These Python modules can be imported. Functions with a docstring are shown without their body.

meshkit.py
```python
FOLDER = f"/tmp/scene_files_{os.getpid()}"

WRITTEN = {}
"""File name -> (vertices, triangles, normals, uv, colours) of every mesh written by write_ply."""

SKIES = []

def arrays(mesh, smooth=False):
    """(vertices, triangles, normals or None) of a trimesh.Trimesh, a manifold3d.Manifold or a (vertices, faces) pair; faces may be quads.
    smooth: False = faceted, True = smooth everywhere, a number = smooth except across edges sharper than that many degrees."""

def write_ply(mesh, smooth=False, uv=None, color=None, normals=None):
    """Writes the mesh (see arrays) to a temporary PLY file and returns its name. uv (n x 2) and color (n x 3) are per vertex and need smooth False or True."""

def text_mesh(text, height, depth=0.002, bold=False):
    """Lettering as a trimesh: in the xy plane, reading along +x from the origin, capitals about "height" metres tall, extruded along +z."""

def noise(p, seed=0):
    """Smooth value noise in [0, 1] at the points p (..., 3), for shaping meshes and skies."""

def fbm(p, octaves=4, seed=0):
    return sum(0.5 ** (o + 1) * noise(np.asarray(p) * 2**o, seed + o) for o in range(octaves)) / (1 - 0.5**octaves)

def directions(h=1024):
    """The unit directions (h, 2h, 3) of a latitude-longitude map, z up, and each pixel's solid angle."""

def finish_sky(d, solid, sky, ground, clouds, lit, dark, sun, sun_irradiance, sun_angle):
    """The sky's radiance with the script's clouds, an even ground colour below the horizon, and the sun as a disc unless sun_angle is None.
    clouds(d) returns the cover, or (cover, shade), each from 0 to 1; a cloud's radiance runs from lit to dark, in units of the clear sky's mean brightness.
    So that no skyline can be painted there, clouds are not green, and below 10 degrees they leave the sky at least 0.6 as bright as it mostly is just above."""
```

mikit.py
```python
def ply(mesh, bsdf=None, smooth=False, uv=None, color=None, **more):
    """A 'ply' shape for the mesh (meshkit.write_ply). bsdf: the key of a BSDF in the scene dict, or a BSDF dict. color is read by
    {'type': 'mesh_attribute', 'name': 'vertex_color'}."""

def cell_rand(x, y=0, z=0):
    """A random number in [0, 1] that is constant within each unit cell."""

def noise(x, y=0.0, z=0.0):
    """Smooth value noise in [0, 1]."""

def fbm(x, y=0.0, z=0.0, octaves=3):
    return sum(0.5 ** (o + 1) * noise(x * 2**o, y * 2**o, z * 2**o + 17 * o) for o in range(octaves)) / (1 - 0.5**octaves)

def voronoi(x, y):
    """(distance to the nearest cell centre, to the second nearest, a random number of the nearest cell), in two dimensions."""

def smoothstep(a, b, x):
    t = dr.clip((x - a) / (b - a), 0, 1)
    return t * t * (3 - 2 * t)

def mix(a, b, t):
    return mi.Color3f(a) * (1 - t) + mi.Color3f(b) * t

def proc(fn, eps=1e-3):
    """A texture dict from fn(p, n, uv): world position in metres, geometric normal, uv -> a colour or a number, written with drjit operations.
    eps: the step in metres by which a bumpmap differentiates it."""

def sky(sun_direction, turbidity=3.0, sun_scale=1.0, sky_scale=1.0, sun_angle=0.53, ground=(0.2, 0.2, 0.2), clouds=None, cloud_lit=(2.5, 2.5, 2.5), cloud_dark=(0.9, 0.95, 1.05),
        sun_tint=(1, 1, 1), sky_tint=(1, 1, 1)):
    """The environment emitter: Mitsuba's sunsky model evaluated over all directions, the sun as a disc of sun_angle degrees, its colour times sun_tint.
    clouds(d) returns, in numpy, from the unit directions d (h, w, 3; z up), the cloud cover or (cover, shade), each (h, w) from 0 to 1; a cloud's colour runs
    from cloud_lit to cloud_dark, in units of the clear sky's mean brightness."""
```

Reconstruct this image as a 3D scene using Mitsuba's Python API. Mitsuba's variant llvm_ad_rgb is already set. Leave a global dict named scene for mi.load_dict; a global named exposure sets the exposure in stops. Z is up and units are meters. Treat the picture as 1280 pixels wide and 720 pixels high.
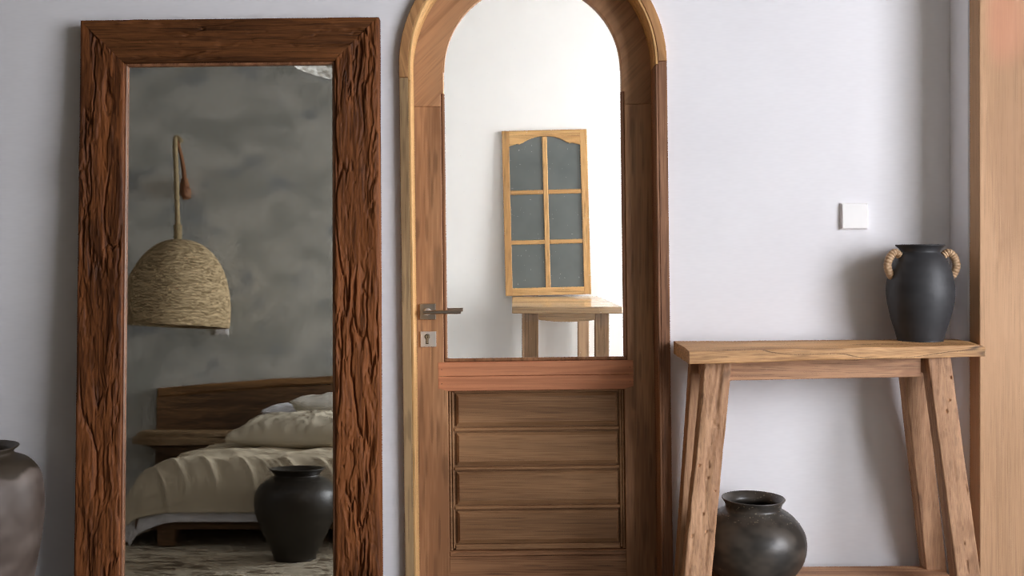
import math
import numpy as np
import trimesh
import drjit as dr
import mitsuba as mi
import mikit
import meshkit
from mikit import noise, fbm, voronoi, smoothstep, mix
from shapely.geometry import Polygon

T = mi.ScalarTransform4f
scene, labels = {}, {}

# ------------------------------------------------------------------ camera, daylight panels, exposure
exposure = 0.14
FOCAL, CAM_D, CAM_Z = 1244.0, 3.2, 1.16
scene['camera'] = {
    'type': 'perspective', 'fov_axis': 'x', 'fov': math.degrees(2 * math.atan(640 / FOCAL)),
    'to_world': T().look_at(origin=[0, -CAM_D, CAM_Z], target=[0, 0, CAM_Z], up=[0, 0, 1]),
    'principal_point_offset_y': (360 - 326) / 720.0,
}


# Daylight: emissive panels added in place of a sky, filling two unseen windows, one in the right wall of the bedroom, one in the right wall of the
# room behind the glazed door (their frames are built with the walls).
WIN_X, WIN_Y0, WIN_Y1, WIN_Z0, WIN_Z1 = 3.4, -5.0, -1.75, 0.5, 2.95
FAR_X, FAR_Y0, FAR_Y1, FAR_Z0, FAR_Z1 = 3.3, 0.3, 1.9, 0.4, 2.9
DAYLIGHT, FAR_DAYLIGHT = (11.3, 11.6, 12.5), (15.2, 15.5, 15.6)


def emissive_panel(x, y0, y1, z0, z1, radiance):
    M = np.array([[0, 0, -1, x], [(y1 - y0) / 2, 0, 0, (y0 + y1) / 2], [0, (z1 - z0) / 2, 0, (z0 + z1) / 2], [0, 0, 0, 1.0]])
    if np.linalg.det(M[:3, :3]) < 0:
        M[:, 0] *= -1
    return {'type': 'rectangle', 'to_world': T(M), 'emitter': {'type': 'area', 'radiance': {'type': 'rgb', 'value': list(radiance)}},
            'bsdf': {'type': 'diffuse', 'reflectance': {'type': 'rgb', 'value': [0.6, 0.6, 0.6]}}}


scene['window_1__light_panel'] = emissive_panel(WIN_X + 0.06, WIN_Y0, WIN_Y1, WIN_Z0, WIN_Z1, DAYLIGHT)
scene['window_2__light_panel'] = emissive_panel(FAR_X + 0.06, FAR_Y0, FAR_Y1, FAR_Z0, FAR_Z1, FAR_DAYLIGHT)
labels['window_1'] = labels['window_2'] = {'kind': 'structure'}

# ------------------------------------------------------------------ materials
OTHER = {0: (1, 2), 1: (0, 2), 2: (0, 1)}


def wood_fn(ax, dark, light, freq=45.0, seed=0.0, lo=0.3, hi=0.72, diag=0.0, fig=0.5, blot=None, blot_at=(0.6, 0.75), pore=0.28, crack=0.0):
    """Grain running along world axis ax (0, 1, 2); diag turns it in the xz plane."""
    i, j = OTHER[ax]

    def fn(p, n, uv):
        q = [p.x, p.y, p.z]
        if diag:
            c, s = math.cos(diag), math.sin(diag)
            q = [p.x * c + p.z * s, p.y, -p.x * s + p.z * c]
        a, b, e = q[ax] + seed * 1.37, q[i] + seed * 0.71, q[j] + seed * 0.43
        w = fbm(a * 1.6, b * 7, e * 7, octaves=2)
        g = noise(a * 2.2, (b + w * 0.10) * freq, (e + w * 0.06) * freq)
        f = noise(a * 16, b * freq * 6, e * freq * 6)
        t = fig * w + (0.8 - fig) * g + 0.2 * f
        col = mix(dark, light, smoothstep(lo, hi, t))
        h = noise(a * 9 + 3, b * freq * 3.1, e * freq * 3.1)
        col = col * (1 - pore * smoothstep(0.58, 0.80, h) - 0.5 * pore * smoothstep(0.6, 0.75, noise(a * 1.1, b * freq * 0.9, e * freq * 0.9 + 7)))
        if crack:
            r = dr.abs(2 * fbm(a * 1.3 + 5, b * 26 + w * 1.2, e * 26, octaves=2) - 1)
            col = col * (1 - crack * smoothstep(0.05, 0.0, r) * smoothstep(0.35, 0.6, noise(a * 5, b * 6, e * 6 + 2)))
        if blot is not None:
            m = smoothstep(blot_at[0], blot_at[1], noise(a * 2.3 + 9, b * 8, e * 8))
            col = mix(col, blot, m * 0.7)
        return col
    return fn


def wood(name, *a, rough=0.55, spec=0.35, coat=0.0, **k):
    scene[name] = {'type': 'twosided', 'bsdf': {'type': 'principled', 'base_color': mikit.proc(wood_fn(*a, **k)), 'roughness': rough, 'specular': spec,
                                                      **({'clearcoat': coat, 'clearcoat_gloss': 0.85} if coat else {})}}
    return name


def flat(name, color, rough=0.6, spec=0.4, metallic=0.0, **k):
    base = mikit.proc(color) if callable(color) else {'type': 'rgb', 'value': list(color)}
    scene[name] = {'type': 'twosided', 'bsdf': {'type': 'principled', 'base_color': base, 'roughness': rough, 'specular': spec, 'metallic': metallic, **k}}
    return name


def bumped(name, fn, height, eps=1e-3):
    inner = scene[name]['bsdf']
    scene[name] = {'type': 'twosided', 'bsdf': {'type': 'bumpmap', 'arbitrary': mikit.proc(fn, eps), 'scale': height, 'bsdf': inner}}
    return name


def plaster(p, n, uv):
    m = fbm(p.x * 2.1, p.y * 2.1, p.z * 2.6, octaves=3)
    f = noise(p.x * 60, p.y * 60, p.z * 200)
    return mix((0.76, 0.745, 0.765), (0.83, 0.82, 0.835), m) * (0.98 + 0.03 * f)


def grey_wall(p, n, uv):
    m = fbm(p.x * 4.6 + 3, p.y * 2, p.z * 5.0 + 1, octaves=4)
    k = fbm(p.x * 5.2 + 11, p.y, p.z * 6.4, octaves=2)
    l = fbm(p.x * 4.6 + 31, p.y, p.z * 6.0 + 7, octaves=2)
    c = mix((0.41, 0.415, 0.37), (0.58, 0.575, 0.515), smoothstep(0.32, 0.68, m))
    c = mix(c, (0.27, 0.295, 0.31), smoothstep(0.54, 0.80, k) * 0.7)
    return mix(c, (0.64, 0.63, 0.57), smoothstep(0.58, 0.85, l) * 0.6)


flat('plaster_white', plaster, rough=0.85, spec=0.2)
flat('plaster_grey', grey_wall, rough=0.8, spec=0.25)
flat('paint_white', (0.82, 0.82, 0.80), rough=0.8, spec=0.2)
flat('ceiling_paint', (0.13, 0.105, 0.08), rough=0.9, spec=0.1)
flat('floor_concrete', lambda p, n, uv: mix((0.09, 0.08, 0.07), (0.13, 0.12, 0.105), fbm(p.x * 3, p.y * 3, 0.0)), rough=0.6)

wood('frame_wood_z', 2, (0.062, 0.021, 0.0075), (0.235, 0.080, 0.026), freq=60, seed=1, rough=0.6, spec=0.15, fig=0.5, pore=0.32)
wood('frame_wood_x', 0, (0.060, 0.022, 0.008), (0.19, 0.070, 0.023), freq=60, seed=2, rough=0.6, spec=0.15, fig=0.55, pore=0.3)
wood('bead_wood', 2, (0.16, 0.065, 0.03), (0.33, 0.15, 0.075), freq=90, seed=3, rough=0.35, spec=0.5)
wood('jamb_olive', 2, (0.28, 0.175, 0.085), (0.42, 0.275, 0.14), freq=60, seed=4, rough=0.6)
wood('jamb_orange', 2, (0.34, 0.165, 0.065), (0.53, 0.28, 0.115), freq=40, seed=5, diag=0.25, rough=0.5)
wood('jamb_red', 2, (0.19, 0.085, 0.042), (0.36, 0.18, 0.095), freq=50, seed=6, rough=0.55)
wood('reveal_lit_tone', 2, (0.50, 0.275, 0.10), (0.66, 0.40, 0.17), freq=50, seed=7, rough=0.4)  # pale wood that also carries the side light on the reveal in its colour
wood('leaf_v', 2, (0.26, 0.122, 0.058), (0.49, 0.262, 0.132), freq=38, seed=8, rough=0.45, fig=0.5)
wood('leaf_arch', 2, (0.33, 0.165, 0.080), (0.46, 0.25, 0.128), freq=90, seed=9, diag=-0.78, rough=0.5, fig=0.45, pore=0.14)
wood('leaf_bead', 2, (0.22, 0.095, 0.045), (0.38, 0.19, 0.095), freq=60, seed=10, rough=0.45)
wood('leaf_rail', 0, (0.45, 0.175, 0.085), (0.60, 0.25, 0.125), freq=90, seed=11, rough=0.55, fig=0.4, pore=0.10)
wood('leaf_panel', 0, (0.20, 0.100, 0.046), (0.355, 0.193, 0.094), freq=60, seed=12, rough=0.5, fig=0.7, pore=0.16)
wood('leaf_rail_low', 0, (0.15, 0.065, 0.03), (0.33, 0.165, 0.08), freq=46, seed=13, rough=0.5, fig=0.55)
wood('console_x', 0, (0.33, 0.165, 0.066), (0.62, 0.35, 0.155), freq=50, seed=14, rough=0.6, fig=0.65, pore=0.2, crack=0.7)
wood('console_apron', 0, (0.33, 0.165, 0.088), (0.46, 0.25, 0.138), freq=120, seed=15, rough=0.65, fig=0.3)
wood('console_z', 2, (0.33, 0.170, 0.088), (0.53, 0.305, 0.172), freq=110, seed=16, rough=0.65, fig=0.5, pore=0.16, crack=0.4)
wood('post_wood', 2, (0.40, 0.225, 0.118), (0.54, 0.32, 0.178), freq=120, seed=18, rough=0.65, fig=0.75, pore=0.10, blot=(0.55, 0.24, 0.14), blot_at=(0.62, 0.8))
wood('bed_edge', 0, (0.14, 0.065, 0.022), (0.32, 0.165, 0.06), freq=30, seed=29, rough=0.5)
wood('bed_wood', 0, (0.06, 0.029, 0.012), (0.215, 0.11, 0.045), freq=30, seed=19, rough=0.5, fig=0.6)
wood('slab_wood', 0, (0.20, 0.125, 0.062), (0.40, 0.27, 0.145), freq=40, seed=20, rough=0.6, fig=0.55)
wood('pale_frame_z', 2, (0.42, 0.22, 0.075), (0.62, 0.37, 0.145), freq=60, seed=21, rough=0.5)
wood('pale_frame_x', 0, (0.42, 0.22, 0.075), (0.62, 0.37, 0.145), freq=60, seed=22, rough=0.5)
wood('table_x', 0, (0.30, 0.19, 0.095), (0.48, 0.32, 0.17), freq=60, seed=23, rough=0.12, spec=0.8, coat=1.0)
wood('table_z', 2, (0.20, 0.12, 0.065), (0.38, 0.24, 0.14), freq=60, seed=24, rough=0.6)

flat('steel_bronze', (0.42, 0.37, 0.32), rough=0.34, metallic=1.0)
flat('steel_satin', (0.74, 0.70, 0.66), rough=0.38, metallic=0.75)
flat('brass_core', (0.62, 0.55, 0.42), rough=0.3, metallic=1.0)
flat('dust', (0.7, 0.7, 0.68), rough=0.9)
flat('dark_slot', (0.02, 0.018, 0.015), rough=0.7)
flat('plastic_white', (0.80, 0.78, 0.76), rough=0.35, spec=0.5)
scene['mirror_silver'] = {'type': 'twosided', 'bsdf': {'type': 'conductor', 'material': 'none', 'specular_reflectance': {'type': 'rgb', 'value': [0.93, 0.94, 0.91]}}}
scene['clear_glass'] = {'type': 'thindielectric', 'int_ior': 1.5}


def speckle(base, dark, spot, seed, amount=0.78, sx=30.0):
    def fn(p, n, uv):
        m = fbm(p.x * 14 + seed, p.y * 14, p.z * 20, octaves=3)
        s = smoothstep(amount, amount + 0.10, noise(p.x * 210 + seed, p.y * 210, p.z * 210)) * smoothstep(0.45, 0.7, noise(p.x * 9 + seed, p.y * 9, p.z * 9 + 3))
        return mix(mix(dark, base, smoothstep(0.3, 0.7, m)), spot, s * 0.75)
    return fn


flat('pot_clay', speckle((0.075, 0.062, 0.050), (0.030, 0.026, 0.022), (0.30, 0.25, 0.17), 1), rough=0.36, spec=0.5)
flat('vase_clay', lambda p, n, uv: mix((0.020, 0.020, 0.022), (0.036, 0.036, 0.039), fbm(p.x * 16, p.y * 16, p.z * 26)), rough=0.52, spec=0.5)
flat('rug_pot_clay', lambda p, n, uv: mix((0.012, 0.010, 0.008), (0.036, 0.030, 0.022), fbm(p.x * 8, p.y * 8, p.z * 70)), rough=0.4, spec=0.45)


def jar_fn(p, n, uv):
    m = fbm(p.x * 7, p.y * 7, p.z * 9, octaves=3)
    s = noise(p.x * 50 + p.z * 30, p.y * 50, p.z * 20)
    body = mix((0.085, 0.062, 0.050), (0.17, 0.135, 0.115), smoothstep(0.3, 0.7, m)) * (0.88 + 0.2 * s)
    edge = 0.535 + 0.03 * (noise(p.x * 24, p.y * 24, p.z * 24) - 0.5)
    return mix(body, (0.045, 0.033, 0.022), smoothstep(edge - 0.008, edge + 0.008, p.z))


flat('jar_clay', jar_fn, rough=0.5, spec=0.4)
flat('rattan', lambda p, n, uv: mix((0.33, 0.19, 0.095), (0.60, 0.42, 0.26), noise(p.x * 120, p.y * 120, p.z * 160)), rough=0.6)


def linen(a, b, s=1.0):
    def fn(p, n, uv):
        return mix(a, b, 0.5 * noise(p.x * 260 * s, p.y * 260 * s, p.z * 260 * s) + 0.5 * fbm(p.x * 9, p.y * 9, p.z * 9))
    return fn


def blanket_fn(p, n, uv):
    c = linen((0.45, 0.385, 0.275), (0.60, 0.53, 0.40))(p, n, uv)
    # woven border: rows of eyelets above the hem (uv.y is the distance from the hem in metres)
    row = smoothstep(0.25, 0.0, dr.abs(uv.y * 60 - dr.floor(uv.y * 60) - 0.5)) * dr.select((uv.y > 0.015) & (uv.y < 0.105), 1.0, 0.0)
    dot = smoothstep(0.3, 0.1, dr.abs(uv.x * 70 - dr.floor(uv.x * 70) - 0.5))
    return mix(c, (0.27, 0.235, 0.175), row * dot * 0.95)


flat('blanket_linen', blanket_fn, rough=0.9, spec=0.1)
flat('pillow_linen', linen((0.47, 0.42, 0.315), (0.64, 0.58, 0.455)), rough=0.9, spec=0.1)
flat('pillow_stripe', lambda p, n, uv: mix(linen((0.50, 0.475, 0.41), (0.62, 0.59, 0.52))(p, n, uv), (0.72, 0.70, 0.64),
                                           smoothstep(0.42, 0.46, dr.abs(uv.x * 7 - dr.floor(uv.x * 7) - 0.5)) * 0.8), rough=0.9, spec=0.1)
flat('sheet_white', (0.62, 0.62, 0.64), rough=0.9, spec=0.1)


def woven_fn(p, n, uv):
    t = noise(p.x * 48, p.y * 48, p.z * 125) * 0.65 + 0.35 * noise(p.x * 120, p.y * 120, p.z * 120)
    return mix((0.19, 0.135, 0.068), (0.62, 0.475, 0.28), smoothstep(0.15, 0.85, t))


flat('woven_grass', woven_fn, rough=0.85, spec=0.15)
flat('rope', lambda p, n, uv: mix((0.22, 0.16, 0.08), (0.42, 0.33, 0.18), noise(p.x * 90, p.y * 90, p.z * 110)), rough=0.85)
flat('branch', lambda p, n, uv: mix((0.16, 0.065, 0.028), (0.32, 0.15, 0.07), noise(p.x * 40, p.y * 40, p.z * 25)), rough=0.6)
flat('white_fibre', lambda p, n, uv: mix((0.36, 0.34, 0.29), (0.80, 0.79, 0.74), smoothstep(0.2, 0.7, noise(p.x * 55, p.y * 55, p.z * 70))), rough=0.9)


def rug_fn(p, n, uv):
    a = noise(p.x * 22 + 2.0 * noise(p.x * 6, p.y * 9), p.y * 62)
    b = noise(p.x * 140, p.y * 190)
    c = fbm(p.x * 5, p.y * 12, 0.0, octaves=2)
    return mix(mix((0.30, 0.26, 0.19), (0.60, 0.54, 0.42), b), (0.10, 0.072, 0.045), smoothstep(0.5, 0.68, 0.6 * a + 0.4 * c) * 0.85)


flat('rug_wool', rug_fn, rough=0.95, spec=0.05)
flat('grey_glass', lambda p, n, uv: mix((0.075, 0.09, 0.088), (0.125, 0.14, 0.135), fbm(p.x * 9, p.y * 9, p.z * 7, octaves=4))
     + mi.Color3f(0.35) * smoothstep(0.93, 0.97, noise(p.x * 170, p.y * 170, p.z * 80)), rough=0.3, spec=0.5)

# ------------------------------------------------------------------ mesh helpers


def num(key):
    if key not in scene:
        return key
    k = 1
    while f'{key}_{k:03d}' in scene:
        k += 1
    return f'{key}_{k:03d}'


def outward(m):
    if m.volume < 0:
        m.invert()
    return m


def obj(key, mesh, mat, smooth=False, label=None, cat=None, kind=None, group=None, **kw):
    key = num(key)
    scene[key] = mikit.ply(mesh, mat, smooth=smooth, **kw)
    d = {k: v for k, v in (('label', label), ('category', cat), ('kind', kind), ('group', group)) if v}
    if d:
        labels[key] = d
    return key


def say(key, label, cat=None, kind=None, group=None):
    labels[key] = {k: v for k, v in (('label', label), ('category', cat), ('kind', kind), ('group', group)) if v}


def box(x0, x1, y0, y1, z0, z1, r=0.002):
    """A box with chamfered edges."""
    pts = []
    for x, sx in ((x0, 1), (x1, -1)):
        for y, sy in ((y0, 1), (y1, -1)):
            for z, sz in ((z0, 1), (z1, -1)):
                pts += [(x + sx * r, y + sy * r, z), (x + sx * r, y, z + sz * r), (x, y + sy * r, z + sz * r)]
    return trimesh.convex.convex_hull(np.array(pts))


def slab(poly, y0, y1, bev=0.0015):
    """Extrude a simple (x, z) outline from y0 (front, bevelled) back to y1."""
    p = np.asarray(poly, float)
    q = np.roll(p, -1, 0)
    if np.sum(p[:, 0] * q[:, 1] - q[:, 0] * p[:, 1]) < 0:
        p = p[::-1].copy()
    e = np.roll(p, -1, 0) - p
    e /= np.linalg.norm(e, axis=1, keepdims=True)
    nrm = np.stack([-e[:, 1], e[:, 0]], 1)
    prev = np.roll(nrm, 1, 0)
    mit = nrm + prev
    mit /= np.maximum((mit * nrm).sum(1, keepdims=True), 0.3)
    ins = p + bev * mit
    n = len(p)
    _, tri = trimesh.creation.triangulate_polygon(Polygon(ins), engine='earcut')
    vv, _ = trimesh.creation.triangulate_polygon(Polygon(ins), engine='earcut')
    idx = np.array([np.argmin(((ins - v) ** 2).sum(1)) for v in vv])
    tri = idx[tri]
    V = np.vstack([np.c_[ins[:, 0], np.full(n, y0), ins[:, 1]], np.c_[p[:, 0], np.full(n, y0 + bev), p[:, 1]], np.c_[p[:, 0], np.full(n, y1), p[:, 1]]])
    i = np.arange(n)
    j = (i + 1) % n
    F = [tri[:, ::-1] if False else tri]
    for a, b in ((0, n), (n, 2 * n)):
        F += [np.stack([a + i, b + i, b + j], 1), np.stack([a + i, b + j, a + j], 1)]
    F.append(tri[:, ::-1] + 2 * n)
    F = np.vstack(F)
    m = trimesh.Trimesh(V, F, process=False)
    trimesh.repair.fix_normals(m)
    return outward(m)


def ring_profile(w, t, step, r):
    """Rounded rectangle in (b, c): points and outward normals, closed."""
    pts, nor = [], []
    nw, nt = max(1, int((w - 2 * r) / step)), max(1, int((t - 2 * r) / step))
    sides = [((-w / 2 + r, -t / 2), (w / 2 - r, -t / 2), (0, -1), nw), ((w / 2, -t / 2 + r), (w / 2, t / 2 - r), (1, 0), nt),
             ((w / 2 - r, t / 2), (-w / 2 + r, t / 2), (0, 1), nw), ((-w / 2, t / 2 - r), (-w / 2, -t / 2 + r), (-1, 0), nt)]
    for (a, b, n, k) in sides:
        for s in np.linspace(0, 1, k + 1):
            pts.append((a[0] + (b[0] - a[0]) * s, a[1] + (b[1] - a[1]) * s))
            nor.append(n)
        ang = math.atan2(n[1], n[0])
        cx, cy = b[0] - n[0] * r, b[1] - n[1] * r
        for f in (0.25, 0.5, 0.75):
            th = ang + f * math.pi / 2
            pts.append((cx + r * math.cos(th), cy + r * math.sin(th)))
            nor.append((math.cos(th), math.sin(th)))
    return np.array(pts), np.array(nor)


def beam(L, w, t, astep, step, r=0.004, disp=None, m0=0.0, m1=0.0, section=None):
    """A bar along a in [0, L], wide w along b, thick t along c (the face at c = -t/2 is the front). disp(A, B, C, NB, NC) moves the skin
    outwards; m0 and m1 slope the ends (mitres); section(a) scales (b, c) and shifts b."""
    P, N = ring_profile(w, t, step, r)
    na = max(2, int(L / astep)) + 1
    f = np.linspace(0, 1, na)[:, None]
    B, C = np.broadcast_to(P[:, 0], (na, len(P))).copy(), np.broadcast_to(P[:, 1], (na, len(P))).copy()
    A = (m0 * B) * (1 - f) + (L + m1 * B) * f
    NB, NC = np.broadcast_to(N[:, 0], B.shape), np.broadcast_to(N[:, 1], B.shape)
    if section is not None:
        sb, sc, ob = section(A)
        B, C = B * sb + ob, C * sc
    if disp is not None:
        d = disp(A, B, C, NB, NC)
        B, C = B + d * NB, C + d * NC
    n = len(P)
    V = np.stack([A, B, C], -1).reshape(-1, 3)
    i, j = np.meshgrid(np.arange(na - 1), np.arange(n), indexing='ij')
    q = np.stack([i * n + j, i * n + (j + 1) % n, (i + 1) * n + (j + 1) % n, (i + 1) * n + j], -1).reshape(-1, 4)
    F = [q[:, [0, 1, 2]], q[:, [0, 2, 3]]]
    k = np.arange(n)
    c0, c1 = V[:n].mean(0), V[-n:].mean(0)
    base = len(V)
    V = np.vstack([V, V[:n], V[-n:], [c0, c1]])
    F.append(np.stack([base + (k + 1) % n, base + k, np.full(n, base + 2 * n)], 1))
    F.append(np.stack([base + n + k, base + n + (k + 1) % n, np.full(n, base + 2 * n + 1)], 1))
    return outward(trimesh.Trimesh(V, np.vstack(F), process=False))


def aim(mesh, origin, a, b):
    """Place a beam: its a axis along a, its b axis along b (made square to a)."""
    a = np.asarray(a, float) / np.linalg.norm(a)
    b = np.asarray(b, float) - a * np.dot(a, b)
    b /= np.linalg.norm(b)
    M = np.eye(4)
    M[:3, 0], M[:3, 1], M[:3, 2], M[:3, 3] = a, b, np.cross(a, b), origin
    m = mesh.copy()
    m.apply_transform(M)
    return outward(m)


def strut(p0, p1, w, t, b=(1, 0, 0), astep=0.02, step=0.01, r=0.004, disp=None, section=None):
    p0, p1 = np.asarray(p0, float), np.asarray(p1, float)
    return aim(beam(np.linalg.norm(p1 - p0), w, t, astep, step, r, disp, section=section), p0, p1 - p0, b)


def lathe(profile, center, n=96, wob=0.0, seed=0, ripple=None):
    """A turned pot from an (r, z) profile, with a slight hand-made wobble."""
    pr = np.asarray(profile, float)
    th = np.linspace(0, 2 * np.pi, n, endpoint=False)
    R, Z = pr[:, 0][:, None], np.broadcast_to(pr[:, 1][:, None], (len(pr), n)).copy()
    X, Y = R * np.cos(th), R * np.sin(th)
    if wob:
        d = (meshkit.fbm(np.stack([X * 9, Y * 9, Z * 9], -1) + seed, 3, seed) - 0.5) * wob
        X, Y, Z = X + d * np.cos(th) * (R > 1e-6), Y + d * np.sin(th) * (R > 1e-6), Z + 0.3 * d
    if ripple is not None:
        d = ripple(X, Y, Z, th)
        X, Y = X + d * np.cos(th), Y + d * np.sin(th)
    V = np.stack([X, Y, Z], -1).reshape(-1, 3) + np.asarray(center)
    i, j = np.meshgrid(np.arange(len(pr) - 1), np.arange(n), indexing='ij')
    q = np.stack([i * n + j, i * n + (j + 1) % n, (i + 1) * n + (j + 1) % n, (i + 1) * n + j], -1).reshape(-1, 4)
    return outward(trimesh.Trimesh(V, np.vstack([q[:, [0, 1, 2]], q[:, [0, 2, 3]]]), process=False))


def curve(pts, n):
    """Catmull-Rom through pts."""
    p = np.asarray(pts, float)
    p = np.vstack([2 * p[0] - p[1], p, 2 * p[-1] - p[-2]])
    out = []
    m = len(p) - 3
    for s in np.linspace(0, m - 1e-9, n):
        k = int(s)
        t = s - k
        a, b, c, d = p[k:k + 4]
        out.append(0.5 * (2 * b + (c - a) * t + (2 * a - 5 * b + 4 * c - d) * t * t + (3 * b - a - 3 * c + d) * t ** 3))
    return np.array(out)


def tube(pts, radii, sides=12):
    p = np.asarray(pts, float)
    r = np.broadcast_to(radii, (len(p),))
    t = np.gradient(p, axis=0)
    t /= np.linalg.norm(t, axis=1, keepdims=True)
    ref = np.array([0.13, 0.97, 0.21])
    a = np.cross(t, ref)
    a /= np.linalg.norm(a, axis=1, keepdims=True)
    b = np.cross(t, a)
    ang = np.arange(sides) * 2 * np.pi / sides
    V = (p[:, None] + r[:, None, None] * (np.cos(ang)[None, :, None] * a[:, None] + np.sin(ang)[None, :, None] * b[:, None])).reshape(-1, 3)
    i, j = np.meshgrid(np.arange(len(p) - 1), np.arange(sides), indexing='ij')
    q = np.stack([i * sides + j, i * sides + (j + 1) % sides, (i + 1) * sides + (j + 1) % sides, (i + 1) * sides + j], -1).reshape(-1, 4)
    F = [q[:, [0, 1, 2]], q[:, [0, 2, 3]]]
    k = np.arange(sides)
    n = len(V)
    V = np.vstack([V, p[:1], p[-1:]])
    F += [np.stack([(k + 1) % sides, k, np.full(sides, n)], 1), np.stack([n - sides + k, n - sides + (k + 1) % sides, np.full(sides, n + 1)], 1)]
    return outward(trimesh.Trimesh(V, np.vstack(F), process=False))


def grid_mesh(P):
    h, w = P.shape[:2]
    i, j = np.meshgrid(np.arange(h - 1), np.arange(w - 1), indexing='ij')
    a = i * w + j
    q = np.stack([a, a + 1, a + w + 1, a + w], -1).reshape(-1, 4)
    return trimesh.Trimesh(P.reshape(-1, 3), np.vstack([q[:, [0, 1, 2]], q[:, [0, 2, 3]]]), process=False)


def fb(a, b, c=0.0, seed=0, o=3):
    return meshkit.fbm(np.stack(np.broadcast_arrays(a, b, c), -1), o, seed)


def nz(a, b, c=0.0, seed=0):
    return meshkit.noise(np.stack(np.broadcast_arrays(a, b, c), -1), seed)


# ------------------------------------------------------------------ the door's own upright frame (it hangs a little out of plumb)
DX, DZ, LEAN = 0.0734, 1.226, 0.0122


def hang(mesh):
    M = np.eye(4)
    c, s = math.cos(LEAN), math.sin(LEAN)
    M[0, 0], M[0, 2], M[2, 0], M[2, 2] = c, -s, s, c
    M[0, 3], M[2, 3] = DX, DZ
    m = mesh.copy()
    m.apply_transform(M)
    return m


def hang2(u, w):
    c, s = math.cos(LEAN), math.sin(LEAN)
    return DX + c * u - s * w, DZ + s * u + c * w


def arc(r, a0, a1, n, cy=0.562):
    return [(r * math.cos(t), cy + r * math.sin(t)) for t in np.linspace(a0, a1, n)]


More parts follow.
